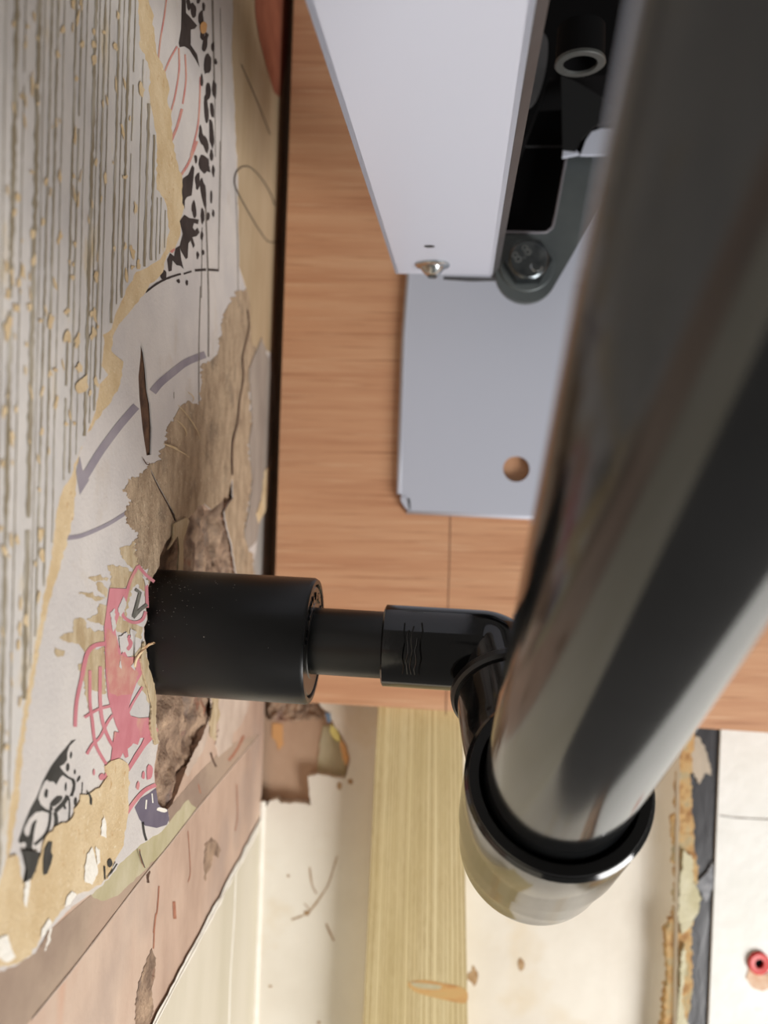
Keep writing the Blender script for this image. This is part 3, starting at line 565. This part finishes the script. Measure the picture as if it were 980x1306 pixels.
sheet('orange_paint_chip', [P2(rag([(435, 942), (441, 952), (446, 966), (441, 977), (437, 968), (434, 950)], .8, 3, 2), .5240)], (0, -1, 0), .003, m_or, back)
sheet('ochre_streak', [P2(rag([(347, 922), (361, 924), (361, 950), (356, 957), (352, 945), (347, 940)], .8, 3, 3), .5330)], (0, -1, 0), .0006, m_or, back)
k = Flat(yp(YW - .0002))
k.ribbon([(430, 1092), (420, 1125), (410, 1142), (393, 1164), (372, 1173)], (1.2, 2.4), 4, .7); k.ribbon([(395, 1106), (398, 1128), (404, 1140)], 1.6, 4, .7); k.blob(392, 1164, 4.5, 3, 0, 1, .4); k.ribbon([(388, 1152), (395, 1160)], 1.2, 0)
k.ribbon([(416, 1178), (421, 1190), (426, 1200)], 2.2, 4, .7); k.blob(447, 997, 3.5, 3.5, 0, 2); k.blob(433, 1002, 3, 5, 0, 3); k.blob(345, 1258, 2.5, 1.5, 0, 4); k.blob(407, 1304, 2, 2, 0, 5); k.blob(368, 1117, 2, 1.5, 0, 6)
k.blob(604, 1243, 6, 12, .2, 7, .4); k.blob(665, 1230, 4, 8, 0, 8)
k.build('brown_crack_stain', M('brown_stain', [(156, 122, 84), (186, 156, 120)], .9, 200), pl)
# corner bead
cb = [YP(x, y, YW - .001) for x, y in smoothpts([(345.5, 1022), (341, 1100), (337, 1200), (333, 1306), (329, 1400)], 5)]
sweep('trim_1', [Vector((-.0850, YW - .0008, c_.z)) for c_ in cb], [.0024] * len(cb), m_bead, None, 12)['kind'] = 'structure'
# red wall plug
pc = YP(968, 1228, .5392); wp = thing('wall_plug', 'red plastic wall plug set in the white plaster panel', 'wall plug', tuple(pc))
dy = Vector((0, -1, 0)); R1 = 13.5 / F * .53
lathe('plug_collar', pc, dy, [(0, R1), (.0012, R1), (.0018, R1 * .86), (.0016, R1 * .42), (-.003, R1 * .38)], m_redplug, wp, 24)
lathe('plug_bore', pc, dy, [(-.0005, R1 * .40), (-.0004, 0)], m_black, wp, 20)
sheet('broken_plaster_crater', [P2(rag([(956, 1232), (962, 1242), (976, 1244), (984, 1240), (988, 1258), (974, 1264), (960, 1260), (952, 1248)], .8, 3, 4), .5395)], (0, -1, 0), .0004, M('crater', [(216, 176, 146), (232, 204, 178)], .9, 200, bump=.0006), back)

# ------------------------------------------------------------------ plywood board
YB = .490
ply = thing('plywood_board', 'reddish plywood board fixed to the wall behind the white bracket', 'board', (.15, YB, 1.22))
pts = P2([(383, -260), (375, 0), (358, 520), (346.5, 893), (590, 907.5), (905, 929.5), (1700, 984)], YB) + [Vector((YP(1700, 984, YB).x, YB, YP(383, -260, YB).z))]
ply_face = sheet('panel', [pts], (0, -1, 0), .018, m_ply, ply)
k = Flat(yp(YB - .0002)); k.ribbon([(575, 600), (574, 700), (571, 800), (569, 912)], 1.2, 4, .4); k.build('pencil_line', M('pencil', [(120, 84, 62), (140, 100, 76)], .8, 200), ply_face)
# veneer pores: short dark dashes, fine relief
# ------------------------------------------------------------------ batten
bt = thing('timber_batten', 'pale pine batten with fine straight grain under the plywood board', 'batten', tuple(YP(530, 1306, .51)))
YT = .500
bb = P2([(486, 820), (590, 820), (590, 905), (597, 1306), (600, 1500), (455, 1500), (463, 1306), (479, 960), (483, 895)], YT)
btf = sheet('timber', [bb], (0, -1, 0), .024, m_pine, bt)
k = Flat(yp(YT - .0001)); rnd = random.Random(3)
for i in range(27):
    u = (i + rnd.uniform(.2, .8)) / 27; u = u ** 1.25; L = []
    for y in range(870, 1420, 22):
        x0 = 483 - .049 * (y - 895); x1 = 590 + .0165 * (y - 905); x = x0 + (x1 - x0) * u + .8 * noise.noise(Vector((y * .006, i * .35, 0)))
        dkn = (y - 1262) / 26.0; side = (x - 560) / 40
        if x > 520: x += 3.0 * math.exp(-dkn * dkn) * (1 if u > .75 else -1) * 0
        L.append((x, y))
    if len(L) > 1: k.ribbon(L, rnd.uniform(1.0, 1.7), 3, .8)
k.build('grain_line', m_grain, btf)
k = Flat(yp(YT - .00015)); k.poly([(520, 1254), (540, 1250), (565, 1254), (594, 1261), (595, 1279), (575, 1277), (545, 1270), (528, 1264)], 3); kk = k.build('wood_knot', m_knot, btf, None)
k = Flat(yp(YT - .0002)); k.poly([(524, 1253), (540, 1254), (562, 1257), (560, 1262), (540, 1261), (528, 1258)], 3); k.build('knot_resin', m_grn, btf, None)

# ------------------------------------------------------------------ steel bracket
br = thing('wall_bracket', 'white steel wall bracket with projecting arm bolted to the plywood', 'bracket', tuple(YP(620, 500, .488)))
YR = .4845
def rail():
    # front face with rounded lower left corner, a round hole, then a left and lower return to the board
    face = [(527, 200), (524, 350), (518, 430), (513.5, 560), (512, 632), (513, 640), (517, 648), (524, 651.5), (560, 652.5), (676, 657.5), (800, 664), (808, 200)]
    hc = (659, 598); hole_ = [(hc[0] + 17 * math.cos(a), hc[1] + 16.6 * math.sin(a)) for a in [2 * math.pi * i / 28 for i in range(28)]]
    o = sheet('rail', [P2(face, YR), P2(hole_, YR)], (0, -1, 0), .0022, m_metalw, br)
    o.data.materials[0] = m_metalw
    # rounded left return flange
    v = []; f = []; n = 8; rows = [(527, 200), (524, 350), (518, 430), (513.5, 560), (512.2, 630)]
    for (x, y) in rows:
        a = YP(x, y, YR)
        for j in range(n + 1):
            t = j / n * math.pi / 2; v.append(Vector((a.x - .0030 * math.sin(t), YR + .0030 * (1 - math.cos(t)), a.z)))
        v.append(Vector((a.x - .0030, YB + .0, a.z)))
    m = n + 2
    for i in range(len(rows) - 1):
        for j in range(m - 1): f.append((i * m + j, i * m + j + 1, i * m + m + j + 1, i * m + m + j))
    lf = obj('side_flange', v, f, m_metalw, br, True); md = lf.modifiers.new('thick', 'SOLIDIFY'); md.thickness = .0012; md.offset = -1
    c0 = YP(519, 650, YR); c1 = YP(800, 663, YR)
    v = []; f = []
    for x, z in ((c0.x, c0.z), (c1.x, c1.z)):
        for j in range(n + 1):
            t = j / n * math.pi / 2; v.append(Vector((x, YR + .0026 * (1 - math.cos(t)), z - .0026 * math.sin(t) + .0002)))
        v.append(Vector((x, YB, z - .0024)))
    for j in range(m - 1): f.append((j, j + 1, m + j + 1, m + j))
    bf = obj('bottom_flange', v, f, m_metalw, br, True); md = bf.modifiers.new('thick', 'SOLIDIFY'); md.thickness = .0012; md.offset = -1
    # little relief notch at the folded corner
    sheet('corner_notch', [P2([(514, 634), (523, 636), (524, 650), (520, 647), (516, 641)], YR - .0003)], (0, -1, 0), .0002, m_dgrey, br)
    sheet('corner_lip', [P2([(511, 633), (519, 634), (522, 650), (516, 646), (512, 640)], YR - .0005)], (0, -1, 0), .0002, m_metalw, br)
rail()
# arm: tapering channel coming towards the camera, seen from below
fl, fr = YP(505, 349, .412), YP(628, 351, .412)
dn = (RCW @ Vector(((588 - 490) / F, -(600 - 653) / F, -1))).normalized()   # runs away from the camera
Lr = .27
nl, nr = fl - dn * Lr, fr - dn * Lr
upv = (fr - fl).cross(dn).normalized(); upv = upv if upv.z > 0 else -upv
th = .0022
def arm():
    c = [fl, fr, nr, nl]
    n = 10; ax = (fr - fl).normalized()
    # small rounding at the far corners
    out = [fl + ax * .0012, fr - ax * .0006, fr - dn * .0008, nr, nl, fl - dn * .0016]
    face = sheet('arm', [out], -upv, th, m_metalw, br)
    # upright sides of the channel
    for nm, a, b, s in (('arm_side', fl, nl, 1), ('arm_side', fr, nr, -1)):
        p = [a, b, b + upv * .034, a + upv * .034]; sheet(nm, [p], -ax * s, .0018, m_metalw, br)
    sheet('arm_lip_shade', [[fr + ax * .0002, nr + ax * .0002, nr + ax * .0036 + upv * .004, fr + ax * .0036 + upv * .004]], ax, .0008, m_dgrey, br)  # edge shading of the inner flange, put into a dark grey strip
    # far end edge, dark cut metal
    sheet('arm_end_edge', [[YP(566, 352.5, .414), YP(628, 354, .414), YP(634, 357, .4145), YP(600, 357.5, .4145), YP(566, 355, .414)]], (0, -1, 0), .002, m_dgrey, br)
    # slot
    cx = CAM + ray(548, 314) * ((fl - CAM).dot(upv) / ray(548, 314).dot(upv)); v = [cx - upv * .0002 + ax * .0026 * math.cos(t) + dn * .0021 * math.sin(t) for t in [2 * math.pi * i / 16 for i in range(16)]]
    sheet('arm_slot', [v], -upv, .0001, m_dgrey, br)
    return ax
ax = arm()
# pan head screw
sc = CAM + ray(552, 337) * ((fl - CAM).dot(upv) / ray(552, 337).dot(upv))
sr = 22.5 / F * (sc.y)
s = lathe('flange_screw', sc, -upv, [(0, sr), (.0008, sr), (.0014, sr * .93), (.0020, sr * .72), (.0040, sr * .56), (.0058, sr * .36), (.0065, sr * .1), (.0065, 0)], m_zinc, br, 40)
lathe('screw_recess', sc - upv * .0064, -upv, [(0, sr * .30), (.0006, sr * .26), (.0002, sr * .18), (-.0001, 0)], m_bolt, s, 6)
# grey pivot plate, parallel to the board
YG = .432
arc = [(672 + 40 * math.cos(a), 346 + 40 * math.sin(a)) for a in [math.radians(200 - i * 12) for i in range(16)]]   # over the bottom
arc = [(672 + 40 * math.cos(math.radians(t)), 346 + 40 * math.sin(math.radians(t))) for t in range(185, 25, -8)]
gp = arc + [(745, 300), (790, 225), (815, 196), (733, 196), (722, 205), (715, 240), (707, 285), (702, 293), (694, 298), (636, 297), (632, 320)]
sheet('pivot_plate', [P2(gp, YG)], (0, -1, 0), .0035, m_metalg, br)
lip = P2(smoothpts([(736, 194), (724, 200), (720, 214), (713, 252), (706, 286), (701, 293), (693, 296.5), (660, 296), (638, 295.5)], 4), YG - .0008)
sweep('plate_edge', lip, [.0007] * len(lip), M('bare_edge', [(150, 146, 152)], .4, metal=.5), br, 8)
# lighter grey returns of the channel beside the plate
sheet('channel_return', [P2([(632, 300), (645, 296), (650, 302), (640, 330), (633, 357), (626, 357), (628, 340)], .4335)], (0, -1, 0), .001, M('mid_grey_steel', [(126, 124, 130)], .45, metal=.3), br)
# black sheets: shade of the open channel interior, put into the colour
sheet('channel_shade', [P2([(650, 170), (672, 30), (690, -90), (880, -90), (840, 196), (722, 206), (700, 310), (628, 310)], .446)], (0, -1, 0), .012, m_black, br)
sheet('upper_channel_shade', [P2([(688, -90), (900, -90), (880, 90), (700, 100), (674, 170), (660, 190), (664, 130)], .40)], (0, -1, 0), .03, m_black, br)
sheet('side_tongue', [P2(smoothpts([(688, 46), (698, 48), (699, 70), (694, 100), (684, 128), (672, 138), (664, 134), (672, 100)], 4, True), .397)], (0, -1, 0), .0015, m_dgrey, br)
sheet('dark_web', [P2([(716, 96), (735, 104), (765, 122), (800, 150), (760, 160), (742, 178), (735, 192), (718, 190)], .398)], (0, -1, 0), .0015, M('web_grey', [(26, 27, 28)], .7, spec=.2), br)
k = [YP(640, 187, .445), YP(722, 187, .445)]; sweep('thin_ledge', k, [.0004, .0004], m_dgrey, br, 6)
sheet('white_tab', [P2([(741, 197), (748, 178), (755, 168), (768, 164), (830, 166), (830, 198)], .425)], (0, -1, 0), .002, m_metalw, br)
sheet('white_tab', [P2([(718, 200), (719, 188), (727, 186), (741, 196), (734, 197), (724, 199)], .426)], (0, -1, 0), .002, m_metalw, br)
rc = YP(740, 83, .33)
tb_ = lathe('tube', rc, -upv, [(-.016, .0105), (-.001, .0108), (-.001, .0072), (-.016, .0072)], m_black, br, 36)
lathe('tube_rim', rc, -upv, [(-.0018, .0109), (-.0004, .0112), (0, .0107), (0, .0078), (-.0016, .0072)], M('rim_grey', [(58, 60, 58), (70, 72, 70)], .5, 60), tb_, 36)
# hex bolt
bc = YP(672, 338, YG - .0002); u_ = F / YG
hexr = 30.5 / u_
washer = lathe('washer', bc, dy, [(0, 36 / u_), (.0006, 36 / u_), (.001, 35 / u_), (.001, 20 / u_)], m_metalg, br, 48)
v = []; f = []
for t, r in ((.0008, 1.0), (.0075, 1.0)):
    for i in range(6):
        a = math.radians(60 * i + 2); v.append(bc + Vector((hexr * r * math.cos(a), -t, hexr * r * math.sin(a))))
f = [tuple(range(6)), tuple(range(6, 12))] + [(i, (i + 1) % 6, 6 + (i + 1) % 6, 6 + i) for i in range(6)]
hexb = obj('hex_bolt', v, f, m_bolt, br)
lathe('bolt_chamfer', bc + Vector((0, -.0073, 0)), dy, [(0, hexr * .86), (.0012, hexr * .80), (.0016, hexr * .76), (.0013, hexr * .70), (.0013, 0)], m_bolt, hexb, 40)
def text(s, size, loc, rot, mat, parent, depth=.0002):
    cu = bpy.data.curves.new('txt', 'FONT'); cu.body = s; cu.size = size; cu.extrude = depth; cu.align_x = 'CENTER'; cu.align_y = 'CENTER'
    o = bpy.data.objects.new('tmp_text', cu); COL.objects.link(o); dg = bpy.context.evaluated_depsgraph_get(); me = bpy.data.meshes.new_from_object(o.evaluated_get(dg)); bpy.data.objects.remove(o)
    mt = Matrix.Translation(loc) @ rot.to_4x4(); vv = [mt @ x.co for x in me.vertices]; ff = [tuple(p.vertices) for p in me.polygons]
    return obj('raised_lettering', vv, ff, mat, parent)
rt = Matrix(((1, 0, 0), (0, 0, -1), (0, 1, 0))) # text plane faces -Y
text('8.8', .0095, bc + Vector((-.0042, -.0088, .0026)), rt @ Matrix.Rotation(math.radians(38), 3, 'Z'), m_zinc, hexb)
c_ = [bc + Vector((.0042 + .0032 * math.cos(a), -.0087, -.0042 + .0028 * math.sin(a))) for a in [math.radians(150 + i * 25) for i in range(9)]]
sweep('raised_mark', c_, [.0004] * 9, m_zinc, hexb, 6)

# ------------------------------------------------------------------ sleeve through the wall
A = Vector((1, -.06, -.030)).normalized()
E0 = YP(401, 817, .292)                    # centre of the sleeve's outer end
RS = 79 / F * .292 * 1.0
sl = thing('wall_sleeve', 'fat black plastic sleeve coming out of the hole in the papered wall', 'pipe', tuple(E0 - A * .08))
seg = [(-.094, RS), (-.0012, RS), (0, RS - .0007), (0, RS - .0023), (-.0015, RS - .0028), (-.02, RS - .0028)]
lathe('sleeve_pipe', E0, A, seg, m_pipes, sl, 72)
bush = lathe('reducer_bush', E0, A, [(-.02, RS - .0030), (-.0008, RS - .0031), (-.0004, RS - .0036), (-.0004, .0142), (-.0001, .0138), (-.0001, .0125)], m_bush, sl, 72)
d_, a_, b_ = frame(A)
for i in range(16):       # raised unreadable moulding marks around the bush face
    an = math.radians(200 + i * 10.5)
    rad = .0168; c = E0 + A * .0001 + (a_ * math.cos(an) + b_ * math.sin(an)) * rad
    t = -a_ * math.sin(an) + b_ * math.cos(an); rr_ = a_ * math.cos(an) + b_ * math.sin(an)
    if i % 5 == 3: continue
    h1, h2 = .0006 + .0003 * (i % 3), .0010 + .0004 * (i % 2)
    sheet('moulded_mark', [[c + t * x + rr_ * y + A * .0001 for x, y in ((-h1, -h2), (h1, -h2), (h1, h2), (-h1, h2))]], A, .0012, m_pipe, bush)
lathe('moulded_ring', E0 + (a_ * math.cos(math.radians(170)) + b_ * math.sin(math.radians(170))) * .0168, A, [(-.0008, .0022), (.0004, .0022), (.0004, .0016), (-.0008, .0016)], m_pipe, bush, 20)
rnd = random.Random(9); dv = []; df = []
for i in range(260):      # plaster dust specks near the wall end
    t = -.068 + abs(rnd.gauss(0, .016)); an = math.radians(rnd.gauss(285, 26)) if i % 3 else math.radians(rnd.uniform(200, 340))
    # measure the angle so that 270 faces up
    upn = (Vector((0, 0, 1)) - A * A.z).normalized(); sd = A.cross(upn)
    fw = A.cross(upn); fw = fw if fw.y < 0 else -fw; th_ = math.radians(rnd.gauss(30, 28)); rv = upn * math.cos(th_) + fw * math.sin(th_)
    c = E0 + A * min(t, -.004) + rv * (RS + .00005); tn = A.cross(rv); s1 = rnd.uniform(.00008, .00034); s2 = rnd.uniform(.00006, .0002)
    b0_ = len(dv); dv += [c + A * s1, c + tn * s2, c - A * s1, c - tn * s2]; df.append((b0_, b0_ + 1, b0_ + 2, b0_ + 3))
obj('plaster_dust', dv, df, m_dust, sl, False, 'stuff')
# ------------------------------------------------------------------ thin pipe
sp = lathe('waste_pipe', E0, A, [(-.05, .0100), (-.05, .0124), (.046, .0124), (.046, .0100)], m_pipes, None, 60)
tag(sp, 'short thin black pipe between the fat sleeve and the small elbow', 'pipe')
# ------------------------------------------------------------------ small elbow
SD = (E0 + A * .0275)
Ppt = lambda s_: E0 + A * s_
P3 = Vector((.0464, .217, CAMZ - .0568)); DD = Vector((.03387, .82415, -.56536)).normalized()
P2_ = P3 + DD * .058
D1 = Vector((.05, -.8, -.6)).normalized()
P0 = Ppt(.0685)
PR = Vector((.0405, .272, CAMZ - .0415))      # ring mouth of the big elbow
q0 = (PR - P0)
pe_ = thing('small_elbow', 'small glossy black elbow joining the thin pipe to the big elbow', 'pipe fitting', tuple(P0))
arc_ = bend(Ppt(.03), P0, PR + q0 * .6, .0075, 12)
path = [Ppt(.0262), Ppt(.0268), Ppt(.05)] + arc_ + [PR + q0 * .4]
sweep('elbow_body', path, [.0142, .0151] + [.0151] * (len(path) - 2), m_fit, pe_, 56)
mk = obj  # raised moulding marks on the socket
upn = (Vector((0, 0, 1)) - A * A.z).normalized(); fwd = -(Vector((0, 1, 0)) - A * A.y).normalized()
for i, (s_, hh) in enumerate(((.0345, .0035), (.0358, .0030), (.0372, .0033), (.0388, .0025), (.0405, .0036))):
    L = []
    for j in range(7):
        an = math.radians(-34 + j * 12 * hh / .0035); L.append(Ppt(s_ + .0004 * math.sin(j * 2 + i)) + (fwd * math.cos(an) + upn * math.sin(an)) * .01515)
    sweep('moulded_mark', L, [.00028] * len(L), m_fit, pe_.children[0], 6)
# ------------------------------------------------------------------ big elbow
be = thing('large_elbow', 'large glossy black elbow whose collar grips the fat blurred pipe', 'pipe fitting', tuple(P2_))
rb = .0185; rc_ = .0260
LC = .080
prof = [(0, rc_ - .0010), (.0012, rc_), (.034, rc_), (.036, rc_ - .0008), (LC - .022, rc_ - .0012)]
prof += [(LC - .022 + .022 * math.sin(t), (rc_ - .0012) * math.cos(t)) for t in [math.pi / 2 * i / 12 for i in range(1, 13)]]
lathe('collar', P3, DD, prof, m_fit, be, 72)
tgt = P3 + DD * .036
sweep('elbow_arm', [PR, PR + D1 * .004] + bend(PR, PR + D1 * .022, tgt, .02, 8) + [tgt], [rb] * 12, m_fit, be, 56)
lathe('socket_rim', PR, -D1, [(-.003, rb), (-.0030, rb + .0008), (-.002, rb + .0018), (0, rb + .0019), (.0012, rb + .0010), (.0012, .0152), (-.004, .0152)], m_rubber, be, 60)
lathe('collar_rim', P3, -DD, [(-.001, rc_ - .0009), (.0008, rc_ - .0013), (.0008, rc_ - .0040), (-.006, .0206), (-.02, .0206)], m_rubber, be, 64)
# ------------------------------------------------------------------ big blurred pipe
bp = lathe('drain_pipe', P3, -DD, [(-.005, .0185), (-.005, .0205), (.36, .0205), (.36, .0185)], m_pipe, None, 96)
tag(bp, 'fat glossy black pipe rising towards the camera out of the elbow collar', 'pipe')
for o in bpy.data.objects:
    if '_base' in o: del o['_base']
